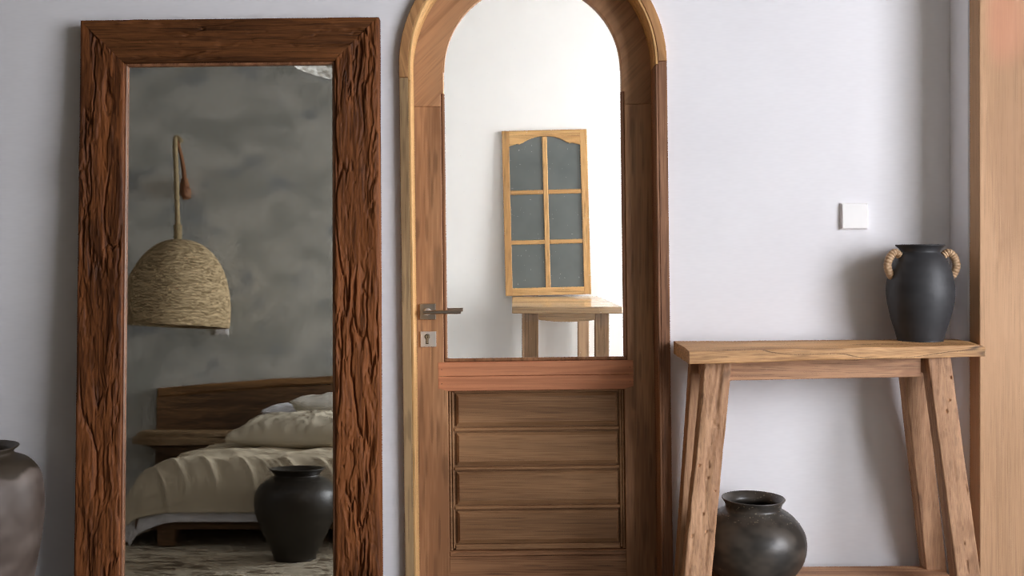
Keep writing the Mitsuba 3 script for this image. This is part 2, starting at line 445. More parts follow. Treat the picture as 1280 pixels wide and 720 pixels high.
# ------------------------------------------------------------------ setting
CEIL, LEFT, RIGHT, BACK, FARY, DEEP, NOOK = 3.3, -3.4, 3.4, -3.45, 2.52, -5.4, 2.3
R_OUT, R_IN, FLOOR_W = 0.4275, 0.391, -1.225
hole = [hang2(*q) for q in [(-R_OUT - .001, FLOOR_W)] + [(-R_OUT - .001, 0.3)] + arc(R_OUT + .001, math.pi, 0, 49) + [(R_OUT + .001, 0.3), (R_OUT + .001, FLOOR_W)]]
hole[0], hole[-1] = (hole[0][0], 0.0), (hole[-1][0], 0.0)
obj('wall_front', slab([(LEFT - .2, 0.0), (LEFT - .2, CEIL), (1.408, CEIL), (1.408, 0.0)] + hole[::-1], 0.0, 0.2, 0.0005), 'plaster_white', kind='structure')
obj('wall_front_pier', box(1.408, RIGHT + .2, -0.13, 0.2, 0, CEIL, 0.004), 'plaster_white', kind='structure')
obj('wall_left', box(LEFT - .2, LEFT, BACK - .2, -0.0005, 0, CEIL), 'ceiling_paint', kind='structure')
obj('wall_back', box(LEFT, NOOK, BACK - .2, BACK, 0, CEIL), 'plaster_grey', kind='structure')
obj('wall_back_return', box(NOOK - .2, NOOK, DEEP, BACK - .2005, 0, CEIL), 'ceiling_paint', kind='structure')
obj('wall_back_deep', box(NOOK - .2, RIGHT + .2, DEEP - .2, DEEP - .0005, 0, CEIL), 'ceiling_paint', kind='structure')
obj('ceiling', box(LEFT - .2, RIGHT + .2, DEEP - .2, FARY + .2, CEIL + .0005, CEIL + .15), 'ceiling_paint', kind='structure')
obj('floor', box(LEFT - .2, RIGHT + .2, DEEP - .2, FARY + .2, -0.15, -0.0005), 'floor_concrete', kind='structure')
# right wall with the wide window opening that holds the added light panel
OY0, OY1, OZ = WIN_Y0, WIN_Y1, WIN_Z1
obj('wall_right', box(RIGHT, RIGHT + .2, OY1, -0.1305, 0, CEIL), 'plaster_grey', kind='structure')
obj('wall_right_lintel', box(RIGHT, RIGHT + .2, DEEP, OY1, OZ, CEIL), 'plaster_grey', kind='structure')
obj('wall_right_sill', box(RIGHT, RIGHT + .2, OY0, OY1, 0, WIN_Z0), 'plaster_grey', kind='structure')
obj('wall_right_end', box(RIGHT, RIGHT + .2, DEEP, OY0, 0, OZ), 'plaster_grey', kind='structure')
# the bright room behind the glazed door
obj('wall_far', box(-2.6, 3.5, FARY, FARY + .2, 0, CEIL), 'paint_white', kind='structure')
obj('wall_far_left', box(-2.8, -2.6, 0.2005, FARY + .2, 0, CEIL), 'paint_white', kind='structure')

FRX, FO0, FO1, FOZ = FAR_X, FAR_Y0, FAR_Y1, FAR_Z1
obj('wall_far_right', box(FRX, FRX + .2, FO1, FARY, 0, CEIL), 'paint_white', kind='structure')
obj('wall_far_right_lintel', box(FRX, FRX + .2, 0.2005, FO1, FOZ, CEIL), 'paint_white', kind='structure')
obj('wall_far_right_pier', box(FRX, FRX + .2, 0.2005, FO0, 0, FOZ), 'paint_white', kind='structure')

obj('wall_far_right_sill', box(FRX, FRX + .2, FO0, FO1, 0, FAR_Z0), 'paint_white', kind='structure')
for nm, x, y0, y1, z0, z1 in (('window_1', WIN_X, WIN_Y0, WIN_Y1, WIN_Z0, WIN_Z1), ('window_2', FAR_X, FAR_Y0, FAR_Y1, FAR_Z0, FAR_Z1)):
    for a in (y0, (y0 + y1) / 2 - .02, y1 - .04):
        obj(nm + '__frame_post', box(x + .02, x + .058, a, a + .04, z0, z1), 'leaf_v')
    for a in (z0, z1 - .04):
        obj(nm + '__frame_rail', box(x + .02, x + .058, y0, y1, a, a + .04), 'leaf_v')

# ------------------------------------------------------------------ door
TOPB = 0.5236


def door_part(name, poly, y0, y1, mat, bev=0.0015, **k):
    return obj('door_1__' + name, hang(slab(poly, y0, y1, bev)), mat, **k)


say('door_1', 'arched brown timber door with a clear arched pane over four panels', kind='structure')
JF = -0.026
LIN = 0.399
door_part('jamb', [(-R_OUT, FLOOR_W), (-LIN, FLOOR_W), (-LIN, TOPB), (-R_OUT, TOPB)], JF, 0.2, 'jamb_olive', label='olive brown weathered left upright of the door frame')
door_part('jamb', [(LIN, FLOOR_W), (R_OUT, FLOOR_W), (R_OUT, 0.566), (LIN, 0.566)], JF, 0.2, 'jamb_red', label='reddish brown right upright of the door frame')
TA, TB = math.pi, math.pi / 2
door_part('arch_segment', [(-R_OUT, TOPB + .001)] + arc(R_OUT, TA, TB + .001, 26) + arc(LIN, TB + .001, TA, 26) + [(-LIN, TOPB + .001)], JF - .002, 0.2, 'jamb_orange')
door_part('arch_segment', [(R_OUT, 0.567)] + arc(R_OUT, 0.013, TB - .001, 26) + arc(LIN, TB - .001, 0.013, 26) + [(LIN, 0.567)], JF - .002, 0.2, 'jamb_orange')
door_part('reveal', [(-LIN, FLOOR_W), (-R_IN, FLOOR_W), (-R_IN, TOPB - .01), (-LIN, TOPB - .01)], JF + .001, 0.084, 'reveal_lit_tone', label='pale fresh lining of the left upright with side light painted into its colour')  # added strip that gives the inner jamb face its lit tone
door_part('reveal', [(-LIN, TOPB - .009)] + arc(LIN, TA, TB + .001, 26) + arc(R_IN, TB + .001, TA, 26) + [(-R_IN, TOPB - .009)], JF, 0.084, 'reveal_lit_tone')
door_part('reveal', [(LIN, 0.557)] + arc(LIN, 0.0, TB - .001, 26) + arc(R_IN, TB - .001, 0.0, 26) + [(R_IN, 0.557)], JF, 0.084, 'reveal_lit_tone')
door_part('reveal', [(LIN, FLOOR_W), (R_IN, FLOOR_W), (R_IN, 0.556), (LIN, 0.556)], JF + .001, 0.084, 'jamb_red')

LF, LB = 0.085, 0.125
LE, GI, BI, JOIN = 0.3975, 0.2914, 0.303, 0.447
WB, PB = -1.218, -1.011
RAIL_T, RAIL_B = -0.3975, -0.4925
door_part('stile', [(-LE, WB), (-GI, WB), (-GI, RAIL_B), (-BI, RAIL_T), (-BI, JOIN), (-LE, JOIN)], LF, LB, 'leaf_v')
door_part('stile', [(LE, WB), (GI, WB), (GI, RAIL_B), (BI, RAIL_T), (BI, JOIN), (LE, JOIN)], LF, LB, 'leaf_v')
AI = 0.2945
door_part('arch_head', [(-LE, JOIN + .0005), (-BI, JOIN + .0005), (-BI, 0.49), (-AI, 0.49)] + arc(AI, TA, TB + .0005, 28) + arc(LE, TB + .0005, TA, 28), LF, LB, 'leaf_arch')
door_part('arch_head', [(LE, JOIN + .0005), (BI, JOIN + .0005), (BI, 0.49), (AI, 0.49)] + arc(AI, 0, TB - .0005, 28) + arc(LE, TB - .0005, 0, 28), LF, LB, 'leaf_arch')
TEN = 0.322
for a, b in ((RAIL_T, -0.4437), (-0.4451, RAIL_B)):
    low = b == RAIL_B
    poly = [(-TEN, a), (TEN, a), (TEN, b + .009), (GI + .001, b), (-GI - .001, b), (-TEN, b + .009)] if low else [(-TEN, a), (TEN, a), (TEN, b), (-TEN, b)]
    door_part('middle_rail', poly, LF - .0012, LB, 'leaf_rail', .0012)
door_part('bottom_rail', [(-GI, WB), (GI, WB), (GI, PB - .030), (-GI, PB - .030)], LF, LB, 'leaf_rail_low')
door_part('bottom_rail', [(-GI, PB - .029), (GI, PB - .029), (GI, PB - .012), (-GI, PB - .012)], LF - .002, LB, 'leaf_rail_low', .003)
for u in (-TEN + .011, TEN - .011):
    for w in (-0.421, -0.468):
        obj('door_1__peg', hang(tube([[u, LF - .0018, w], [u, LF + .004, w]], .0019, 10)), 'leaf_bead')
# glazing: beads and the pane
GF = LF + 0.007
door_part('glazing_bead', [(-BI, -0.386), (-GI, -0.386), (-GI, 0.4895), (-BI, 0.4895)], GF - .003, GF + .012, 'leaf_bead', .003)
door_part('glazing_bead', [(BI, -0.386), (GI, -0.386), (GI, 0.4895), (BI, 0.4895)], GF - .003, GF + .012, 'leaf_bead', .003)
door_part('glazing_bead', [(-BI, -0.3972), (BI, -0.3972), (BI, -0.3865), (-BI, -0.3865)], GF - .001, GF + .012, 'leaf_bead', .004)
door_part('glazing_bead', arc(AI, 0, math.pi, 60) + arc(0.2908, math.pi, 0, 60), GF - .006, GF + .012, 'leaf_arch', .0008)
pane = [(-BI + .002, -0.392)] + [(-BI + .002, 0.5)] + arc(AI + .002, math.pi, 0, 49) + [(BI - .002, 0.5), (BI - .002, -0.392)]
v2, f2 = trimesh.creation.triangulate_polygon(Polygon(pane), engine='earcut')
obj('door_1__glass_pane', hang(trimesh.Trimesh(np.c_[v2[:, 0], np.full(len(v2), GF + .014), v2[:, 1]], f2, process=False)), 'clear_glass', label='clear arched glass pane')
rng = np.random.default_rng(5)
fl = []
for _ in range(150):
    u, w = rng.uniform(-.28, .28), rng.uniform(-.375, .75)
    if w > .562 and u * u + (w - .562) ** 2 > .27 ** 2:
        continue
    r, a = rng.uniform(.0004, .0011), rng.uniform(0, 3.14)
    e1 = np.array([math.cos(a), 0, math.sin(a)]) * r * rng.uniform(1, 2.2)
    e2 = np.array([-math.sin(a), 0, math.cos(a)]) * r
    cpt = np.array([u, GF + .0135, w])
    fl.append(trimesh.convex.convex_hull(np.array([cpt + e1, cpt - e1, cpt + e2, cpt - e2, cpt - [0, .0004, 0], cpt + [0, .0003, 0]])))
obj('door_1__glass_pane__dust_specks', hang(trimesh.util.concatenate(fl)), 'dust', kind='stuff')
# lower panels
H4 = (RAIL_B - PB) / 4
door_part('panel_backing', [(-GI, PB - .012), (GI, PB - .012), (GI, RAIL_B), (-GI, RAIL_B)], LF + .024, LB - .004, 'leaf_panel')
for k in range(4):
    t, b = RAIL_B - k * H4, RAIL_B - (k + 1) * H4
    o, i = (0.262, 0.254), (0.015, 0.016)
    # raised field with a bevelled margin
    ob = np.array([(-0.2655, b + .010), (0.2685, b + .010), (0.2685, t - .012), (-0.2655, t - .012)])
    ib = np.array([(-0.257, b + .024), (0.262, b + .024), (0.262, t - .021), (-0.257, t - .021)])
    V = np.vstack([np.c_[ob[:, 0], np.full(4, LF + .024), ob[:, 1]], np.c_[ob[:, 0], np.full(4, LF + .017), ob[:, 1]], np.c_[ib[:, 0], np.full(4, LF + .009), ib[:, 1]]])
    m = trimesh.convex.convex_hull(V)
    pk = obj('door_1__panel', hang(m), 'leaf_panel')
for s in (-1, 1):
    e = s * 0.2905
    door_part('panel_moulding', [(e, PB - .011), (e - s * .0085, PB - .011), (e - s * .0085, RAIL_B - .0005), (e, RAIL_B - .0005)], LF + .008, LF + .024, 'leaf_panel', .003)
    door_part('panel_moulding', [(e - s * .0100, PB - .005), (e - s * .0165, PB - .005), (e - s * .0165, RAIL_B - .003), (e - s * .0100, RAIL_B - .003)], LF + .010, LF + .024, 'leaf_panel', .0025)
for k in range(5):
    w = RAIL_B - k * H4
    up, dn = (w + .005, w - .005) if 0 < k < 4 else ((w - .0005, w - .009) if k == 0 else (w + .007, w - .011))
    door_part('panel_moulding', [(-0.273, dn), (0.273, dn), (0.273, up), (-0.273, up)], LF + (.006 if 0 < k < 4 else .012), LF + .024, 'leaf_panel', .003)

# handle and lock
HU, HW = -0.2780 - .0734 + 0.0, 0.992 - DZ


def leaf_xy(px, py):
    """Door coordinates of a place on the leaf, from metres seen on the wall plane."""
    return px, py


def uw(x, z):
    c, s = math.cos(LEAN), math.sin(LEAN)
    x, z = x - DX, z - DZ
    return c * x + s * z, -s * x + c * z


ru, rw = uw(-0.2780, 0.9925)
for side in (0, 1):
    y = (LF - .0085) if side == 0 else (LB + .0085)
    s = -1 if side == 0 else 1
    hk = f'door_1__handle' if side == 0 else 'door_1__handle_001'
    obj(hk, hang(box(ru - .026, ru + .026, min(y, y - s * .0085), max(y, y - s * .0085), rw - .026, rw + .026, .0012)), 'steel_bronze', label='square metal handle plate with a straight lever' if side == 0 else None)
    neck = tube(np.array([[ru, y - s * .0005, rw], [ru, y + s * .02, rw], [ru, y + s * .046, rw]]), [.0125, .011, .0095], 20)
    obj(hk + '__neck', hang(neck), 'steel_satin', 40)
    lv = tube(np.array([[ru - .0095, y + s * .046, rw], [ru + .05, y + s * .046, rw], [ru + .112, y + s * .046, rw]]), [.0062] * 3, 20)
    obj(hk + '__lever', hang(lv), 'steel_bronze', 40)
ku, kw = uw(-0.2760, 0.9020)
obj('door_1__lock_plate', hang(box(ku - .0258, ku + .0258, LF - .007, LF, kw - .0255, kw + .0255, .001)), 'steel_satin', label='bright square keyhole plate')
cyl = trimesh.util.concatenate([tube([[ku - .003, LF - .0085, kw + .008], [ku - .003, LF - .0065, kw + .008]], .0088, 24), box(ku - .0078, ku + .0018, LF - .0085, LF - .0065, kw - .016, kw + .004, .0006)])
obj('door_1__lock_plate__cylinder_rim', hang(cyl), 'dark_slot')
cyl2 = trimesh.util.concatenate([tube([[ku - .0015, LF - .0098, kw + .008], [ku - .0015, LF - .0080, kw + .008]], .0072, 24), box(ku - .0055, ku + .0012, LF - .0094, LF - .0080, kw - .0145, kw + .003, .0006)])
obj('door_1__lock_plate__lock_cylinder', hang(cyl2), 'brass_core')
obj('door_1__lock_plate__key_slot', hang(box(ku - .0022, ku - .0008, LF - .0102, LF - .0090, kw + .003, kw + .013, .0002)), 'dark_slot')

# ------------------------------------------------------------------ leaning mirror
AL, ROLL = 0.054, 0.0115
MW, MT, MTH, MTOP = 0.941, 0.140, 0.058, 1.925
MH = MTOP / math.cos(AL)


def mirror_place(mesh):
    """From frame coordinates (u across, w up from the floor, y depth with 0 = front face) to the room."""
    m = mesh.copy()
    v = m.vertices.copy()
    u, y, w = v[:, 0], v[:, 1], v[:, 2]
    cr, sr = math.cos(ROLL), math.sin(ROLL)
    u, w = cr * u - sr * (w - MH), MH + sr * u + cr * (w - MH)
    ca, sa = math.cos(AL), math.sin(AL)
    Y = -0.062 + ca * y - sa * (MH - w)
    Z = MTOP - ca * (MH - w) - sa * y
    m.vertices = np.stack([u - 0.892, Y, Z], 1)
    return m


def drift(depth, seed):
    """Weathered driftwood skin: long torn flakes, ridges and cracks along the grain."""
    def fn(A, B, C, NB, NC):
        front = np.clip(-NC, 0, 1)
        wob = fb(A * 5.0, B * 12, seed=seed + 1, o=4) - 0.5
        b = B + 0.022 * wob
        a = A + 0.09 * (fb(A * 5, B * 45, seed=seed + 8, o=4) - 0.5)
        f1 = fb(a * 5.0, b * 30, seed=seed + 3, o=4)
        st = f1 * 5.0
        flake = (np.floor(st) + np.clip((st - np.floor(st)) / 0.16, 0, 1)) / 5.0
        f2 = fb(a * 11, b * 80, 2.0, seed=seed + 13, o=3) * 5.0
        chip = (np.floor(f2) + np.clip((f2 - np.floor(f2)) / 0.3, 0, 1)) / 5.0
        rid = 1 - np.abs(2 * fb(a * 4.0, b * 24, 3.3, seed=seed + 4, o=4) - 1)
        crack = np.clip((rid - 0.90) / 0.10, 0, 1) ** 1.2 * np.clip((nz(A * 3.4, b * 12, 8, seed=seed + 5) - 0.42) * 5, 0, 1)
        fine = fb(a * 34, b * 230, seed=seed + 6, o=3) - 0.5
        pit = np.clip((nz(a * 40, b * 70, 5, seed=seed + 10) - 0.84) / 0.1, 0, 1)
        low = fb(A * 2.6, B * 10, seed=seed + 7, o=2) - 0.5
        edge = np.clip((np.abs(B) - MT / 2 + 0.010) / 0.010, 0, 1)
        rug_ = 0.30 + 0.95 * np.clip((nz(A * 3.0, B * 16, seed=seed + 14) - 0.3) / 0.4, 0, 1)
        h = rug_ * (1.35 * (flake - 0.5) + 0.5 * (chip - 0.5)) - 0.95 * crack + 0.26 * fine - 0.22 * pit + 0.6 * low - 0.2 * edge
        side = (fb(A * 5, C * 30, B * 5, seed=seed + 9, o=3) - 0.5) * 0.35
        return depth * (front * h + (1 - front) * side)
    return fn


def frame_member(u0, w0, adir, bdir, L, depth, seed, m0, m1):
    bm = beam(L - MT, MT, MTH, 0.0032, 0.0022, 0.007, drift(depth, seed), m0, m1)
    # local axes a, b, c with c = a x b pointing away from the viewer (c = -t/2 is the front)
    M = np.eye(4)
    a, b = np.array([adir[0], 0, adir[1]], float), np.array([bdir[0], 0, bdir[1]], float)
    c = np.cross(a, b)
    M[:3, 0], M[:3, 1], M[:3, 2] = a, b, c
    M[:3, 3] = np.array([u0, MTH / 2, w0]) + a * MT / 2
    m = bm.copy()
    m.apply_transform(M)
    return outward(mirror_place(m))


hw = MW / 2
c = MT / 2
say('leaning_mirror', 'tall mirror in a rough dark brown driftwood frame leaning against the wall', 'mirror')
# left and right stiles, top and bottom rails with mitred corners; b points so that a x b looks away from the viewer
obj('leaning_mirror__stile', frame_member(-hw + c, 0.0, (0, 1), (1, 0), MH, 0.0095, 11, 1.0, -1.0), 'frame_wood_z', True, label='darker left upright of the rough wooden frame')
obj('leaning_mirror__stile', frame_member(hw - c, 0.0, (0, 1), (1, 0), MH, 0.0125, 22, -1.0, 1.0), 'frame_wood_z', True, label='deeply furrowed right upright of the wooden frame')
obj('leaning_mirror__rail', frame_member(-hw, MH - c, (1, 0), (0, -1), MW, 0.0075, 33, 1.0, -1.0), 'frame_wood_x', True, label='smoother top rail of the wooden frame')
obj('leaning_mirror__rail', frame_member(-hw, c, (1, 0), (0, -1), MW, 0.0055, 44, -1.0, 1.0), 'frame_wood_x', True)
gi = hw - MT
bw = 0.008
for (u0, u1, w0, w1) in ((-gi - .004, -gi + bw, MT, MH - MT), (gi - bw, gi + .004, MT, MH - MT), (-gi, gi, MH - MT - bw, MH - MT + .004), (-gi, gi, MT - .004, MT + bw)):
    obj('leaning_mirror__inner_bead', mirror_place(box(u0, u1, 0.010, 0.022, w0, w1, .003)), 'bead_wood')
obj('leaning_mirror__glass', mirror_place(box(-gi - .002, gi + .002, 0.020, 0.024, MT - .003, MH - MT + .003, .0003)), 'mirror_silver', label='silvered mirror glass')
obj('leaning_mirror__backboard', mirror_place(box(-gi - .01, gi + .01, 0.025, 0.035, MT - .01, MH - MT + .01, .0005)), 'leaf_bead')

# ------------------------------------------------------------------ console table on the right
say('console_table', 'rustic wooden console table with splayed legs beside the arched door', 'table')


def plank_skin(amp, seed, fa=3.0, fbq=30.0, holes=0.0):
    def fn(A, B, C, NB, NC):
        d = (fb(A * fa, B * fbq, C * fbq, seed=seed, o=4) - 0.5) * amp
        if holes:
            d = d - holes * np.clip((nz(A * 60, B * 75, C * 75, seed=seed + 5) - 0.86) / 0.06, 0, 1) * np.clip((nz(A * 7, B * 20, C * 20, seed=seed + 6) - 0.4) * 5, 0, 1)
        return d
    return fn


def slope(x):
    return 0.904 + (x - 0.51) * 0.0135


# table top: a plank whose plan tapers to the right
def top_mesh():
    L = 1.405 - 0.509
    bm = beam(L, 1.0, 0.040, 0.006, 0.012, 0.006)
    v = bm.vertices.copy()
    f = np.clip(v[:, 0] / L, 0, 1)
    front = -0.343 + f * (0.343 - 0.245) + 0.004 * (fb(v[:, 0] * 6, 0.0, seed=3, o=3) - 0.5)
    back = -0.030 + f * (-0.070)
    x = 0.509 + v[:, 0] + 0.006 * (1 - f) * (v[:, 1] + 0.5)
    yy = front + (v[:, 1] + 0.5) * (back - front)
    z = slope(x) - 0.020 - v[:, 2] * -1
    d = (fb(x * 5, yy * 30, z * 60, seed=7, o=4) - 0.5) * 0.006
    wear = np.clip((0.05 - (yy - front)) / 0.05, 0, 1)
    up = v[:, 2] > 0
    z = z + d - np.where(up, 0.006 * wear * (0.4 + fb(x * 8, 1.0, seed=8)), 0)
    endr = np.clip((x - 1.375) / 0.03, 0, 1) ** 2
    z = z - np.where(up, 0.006 * endr, 0)
    yy = yy + d * 0.6
    return outward(trimesh.Trimesh(np.stack([np.minimum(x, 1.4065), yy, z], 1), bm.faces, process=False))


obj('console_table__tabletop', top_mesh(), 'console_x', 30)
und = lambda x: slope(x) - 0.040
SHELF_Z = 0.195
# legs: top centre, bottom centre
legs = [((0.608, -0.252, und(0.6)), (0.500, -0.345, 0.0), 0.078, 31, 0.017, 0.005), ((1.270, -0.215, und(1.27)), (1.352, -0.300, 0.0), 0.070, 32, 0.004, 0.006),
        ((0.590, -0.085, und(0.6)), (0.538, -0.050, 0.0), 0.064, 33, 0.003, 0.0), ((1.236, -0.100, und(1.24)), (1.352, -0.055, 0.0), 0.064, 34, 0.003, 0.0)]
for (tp, bt, w, sd, amp, ho) in legs:
    obj('console_table__leg', strut(bt, tp, w, 0.055, (1, 0, 0), 0.004, 0.003, 0.005, plank_skin(amp, sd, 6, 60, ho)), 'console_z', 35)
obj('console_table__apron', strut((0.63, -0.238, und(0.64) - .031), (1.222, -0.208, und(1.22) - .031), 0.060, 0.030, (0, 0, 1), 0.01, 0.008, 0.003, plank_skin(0.002, 35)), 'console_apron', 35)
obj('console_table__apron', strut((0.615, -0.085, und(0.6) - .031), (1.21, -0.10, und(1.2) - .031), 0.060, 0.024, (0, 0, 1), 0.02, 0.01, 0.003), 'console_apron', 35)
for x0, x1 in ((0.585, 0.590), (1.262, 1.258)):
    obj('console_table__side_apron', strut((x0, -0.235, und(x0) - .028), (x1, -0.105, und(x0) - .028), 0.055, 0.024, (0, 0, 1), 0.02, 0.01, 0.003), 'console_apron', 35)
obj('console_table__shelf', strut((0.528, -0.185, SHELF_Z - .016), (1.345, -0.172, SHELF_Z - .016), 0.245, 0.032, (0, 1, 0), 0.01, 0.01, 0.004, plank_skin(0.003, 37)), 'console_apron', 35)

# ------------------------------------------------------------------ vase on the console
VX, VY = 1.259, -0.130
VZ = slope(VX) - 0.0005
vase = [(0.0, 0.0), (0.062, 0.0), (0.067, 0.004), (0.074, 0.03), (0.086, 0.07), (0.096, 0.115), (0.0995, 0.15), (0.097, 0.185), (0.088, 0.222), (0.074, 0.252), (0.061, 0.268),
        (0.0575, 0.274), (0.062, 0.284), (0.070, 0.291), (0.0725, 0.2945), (0.070, 0.2965), (0.064, 0.293), (0.056, 0.284), (0.052, 0.272), (0.058, 0.255), (0.075, 0.2), (0.07, 0.06), (0.0, 0.02)]
say('rattan_handled_vase', 'matt black two handled vase on the right end of the console table', 'vase')
obj('rattan_handled_vase__body', lathe(curve(vase, 110), (VX, VY, VZ), 96, 0.0015, 3), 'vase_clay', True)
for s in (-1, 1):
    pts = curve([(VX + s * .066, VY - .01, VZ + .262), (VX + s * .082, VY - .012, VZ + .272), (VX + s * .098, VY - .014, VZ + .258), (VX + s * .106, VY - .014, VZ + .232), (VX + s * .098, VY - .012, VZ + .206), (VX + s * .090, VY - .008, VZ + .198)], 90)
    k = np.arange(90)
    rad = 0.0100 + 0.0024 * np.abs(np.sin(k * np.pi / 6.0)) ** 0.6
    obj('rattan_handled_vase__handle', tube(pts, rad, 14), 'rattan', 50, label='handle wrapped in pale rattan')
    core = curve([(VX + s * .058, VY - .006, VZ + .258), (VX + s * .066, VY - .01, VZ + .262), (VX + s * .070, VY - .011, VZ + .266)], 8)
    obj('rattan_handled_vase__handle_root', tube(core, 0.0085, 12), 'vase_clay', 50)

# pot on the lower shelf
PX, PY, PZ = 0.731, -0.185, SHELF_Z + 0.0005
pot = [(0, 0.0), (0.075, 0.0), (0.09, 0.004), (0.125, 0.028), (0.148, 0.065), (0.1565, 0.108), (0.150, 0.148), (0.128, 0.183), (0.104, 0.203), (0.0885, 0.212), (0.083, 0.219), (0.0845, 0.229), (0.091, 0.240),
       (0.0945, 0.2445), (0.0935, 0.2475), (0.089, 0.246), (0.080, 0.236), (0.074, 0.224), (0.080, 0.212), (0.120, 0.18), (0.14, 0.11), (0.11, 0.03), (0, 0.012)]
obj('round_clay_pot', lathe(curve(pot, 120), (PX, PY, PZ), 120, 0.004, 5), 'pot_clay', True, 'dark brown round clay pot on the lower shelf of the console table', 'pot')

# light switch
say('light_switch', 'square white light switch on the wall above the console table', 'light switch')
sx, sz = 1.098, 1.303
obj('light_switch__plate', box(sx - .0435, sx + .0435, -0.009, 0.0, sz - .0425, sz + .0425, .002), 'plastic_white')
obj('light_switch__rocker', aim(trimesh.Trimesh(*(lambda m: (m.vertices, m.faces))(box(-.0405, .0405, -.0395, .0395, -.0035, .0035, .0012))), (sx, -0.0115, sz), (1, 0, 0), (0, 0.035, 1)), 'plastic_white')

# wooden post
def post_skin(A, B, C, NB, NC):
    return (fb(A * 3, B * 14, C * 14, seed=51, o=4) - 0.5) * 0.006 + (fb(A * 30, B * 60, C * 60, seed=52, o=2) - 0.5) * 0.0012


obj('wooden_post', strut((1.533, -0.167, 0.0), (1.530, -0.167, CEIL), 0.245, 0.066, (1, 0, 0), 0.008, 0.006, 0.004, post_skin), 'post_wood', 40,
    'broad pale wooden post at the right beside the console table', 'post')

# tall jar on the left
JX, JY = -1.595, -0.25
jar = [(0, 0.0), (0.10, 0.0), (0.118, 0.01), (0.138, 0.09), (0.160, 0.19), (0.179, 0.30), (0.1905, 0.40), (0.1905, 0.46), (0.180, 0.52), (0.150, 0.560), (0.121, 0.575), (0.108, 0.583), (0.106, 0.592),
       (0.118, 0.602), (0.121, 0.606), (0.118, 0.608), (0.108, 0.603), (0.096, 0.592), (0.098, 0.578), (0.15, 0.54), (0.17, 0.4), (0.10, 0.03), (0, 0.02)]
obj('tall_clay_jar', lathe(curve(jar, 130), (JX, JY, 0.0005), 110, 0.004, 9), 'jar_clay', True, 'tall brown clay jar on the floor left of the leaning mirror', 'jar')

# ------------------------------------------------------------------ what the mirror shows: bed, shelf, lamp, rug
def rug_mesh():
    x, y = np.meshgrid(np.linspace(-2.5, 0.6, 340), np.linspace(-0.55, -2.6, 230))
    z = 0.009 + 0.007 * fb(x * 60, y * 110, seed=61, o=2) + 0.004 * fb(x * 9, y * 9, seed=62, o=2)
    P = np.stack([x, y, z], -1)
    top = grid_mesh(P)
    rim = np.concatenate([P[0], P[1:, -1], P[-1, ::-1][1:], P[::-1, 0][1:-1]])
    n = len(rim)
    V = np.vstack([rim, rim * [1, 1, 0] + [0, 0, 0.0002]])
    k = np.arange(n)
    F = np.vstack([np.stack([k, k + n, (k + 1) % n + n], 1), np.stack([k, (k + 1) % n + n, (k + 1) % n], 1)])
    return trimesh.util.concatenate([top, trimesh.Trimesh(V, F, process=False)])


obj('woven_rug', rug_mesh(), 'rug_wool', True, 'cream and brown woven rug on the floor under the bed', 'rug')
RUGZ = 0.016
FOOT = -1.595
say('bed', 'low brown wooden bed with a wide live edge headboard', 'bed')
obj('bed__foot_rail', strut((-1.72, FOOT - .052, .118), (0.14, FOOT - .052, .118), 0.046, 0.034, (0, 0, 1), .02, .01, .004), 'bed_wood', 35)
for x in (-1.70, 0.12):
    obj('bed__side_rail', strut((x, FOOT - .070, .118), (x, BACK + .16, .118), 0.046, 0.034, (0, 0, 1), .05, .01, .004), 'bed_wood', 35)
obj('bed__slat_base', box(-1.68, 0.10, BACK + .17, FOOT - .04, .128, .14), 'bed_wood')
for x, y in ((-1.578, FOOT - .072), (0.0, FOOT - .072), (-1.578, BACK + .25), (0.0, BACK + .25)):
    obj('bed__leg', strut((x, y, RUGZ + .006 if y > -2.6 else 0.0), (x, y, .094), 0.083, 0.083, (1, 0, 0), .02, .01, .004, section=lambda a: (0.9 + a * 1.0, 0.9 + a * 1.0, 0)), 'bed_wood', 35)


def headboard():
    x = np.linspace(-2.27, 0.75, 160)
    f = (x + 2.27) / 3.02
    top = 0.700 + 0.085 * np.sin(np.pi * f) + 0.012 * (fb(x * 3, 0.0, seed=71, o=3) - 0.5)
    pts = list(zip(x, top - .055)) + [(0.75, 0.15), (-2.262, 0.15)]
    low = top - .0545 + 0.016 * (fb(x * 2.2, 3.0, seed=72, o=3) - 0.5)
    edge = list(zip(x, top)) + list(zip(x[::-1], low[::-1]))
    return slab(pts, 0.0, 0.05, 0.006), slab(edge, -0.004, 0.05, 0.012)


hb, he = headboard()
for m in (hb, he):
    m.vertices[:, 1] = BACK + 0.055 - m.vertices[:, 1]
obj('bed__headboard', outward(hb), 'bed_wood', label='wide brown plank headboard with a waney top')
obj('bed__headboard__waney_edge', outward(he), 'bed_edge', label='lighter live edge along the top')
obj('mattress', box(-1.62, 0.08, BACK + .13, FOOT - .09, .1405, .372, .06), 'sheet_white', False, 'white mattress on the low wooden bed under the linen blanket', 'mattress')
ZT = 0.402


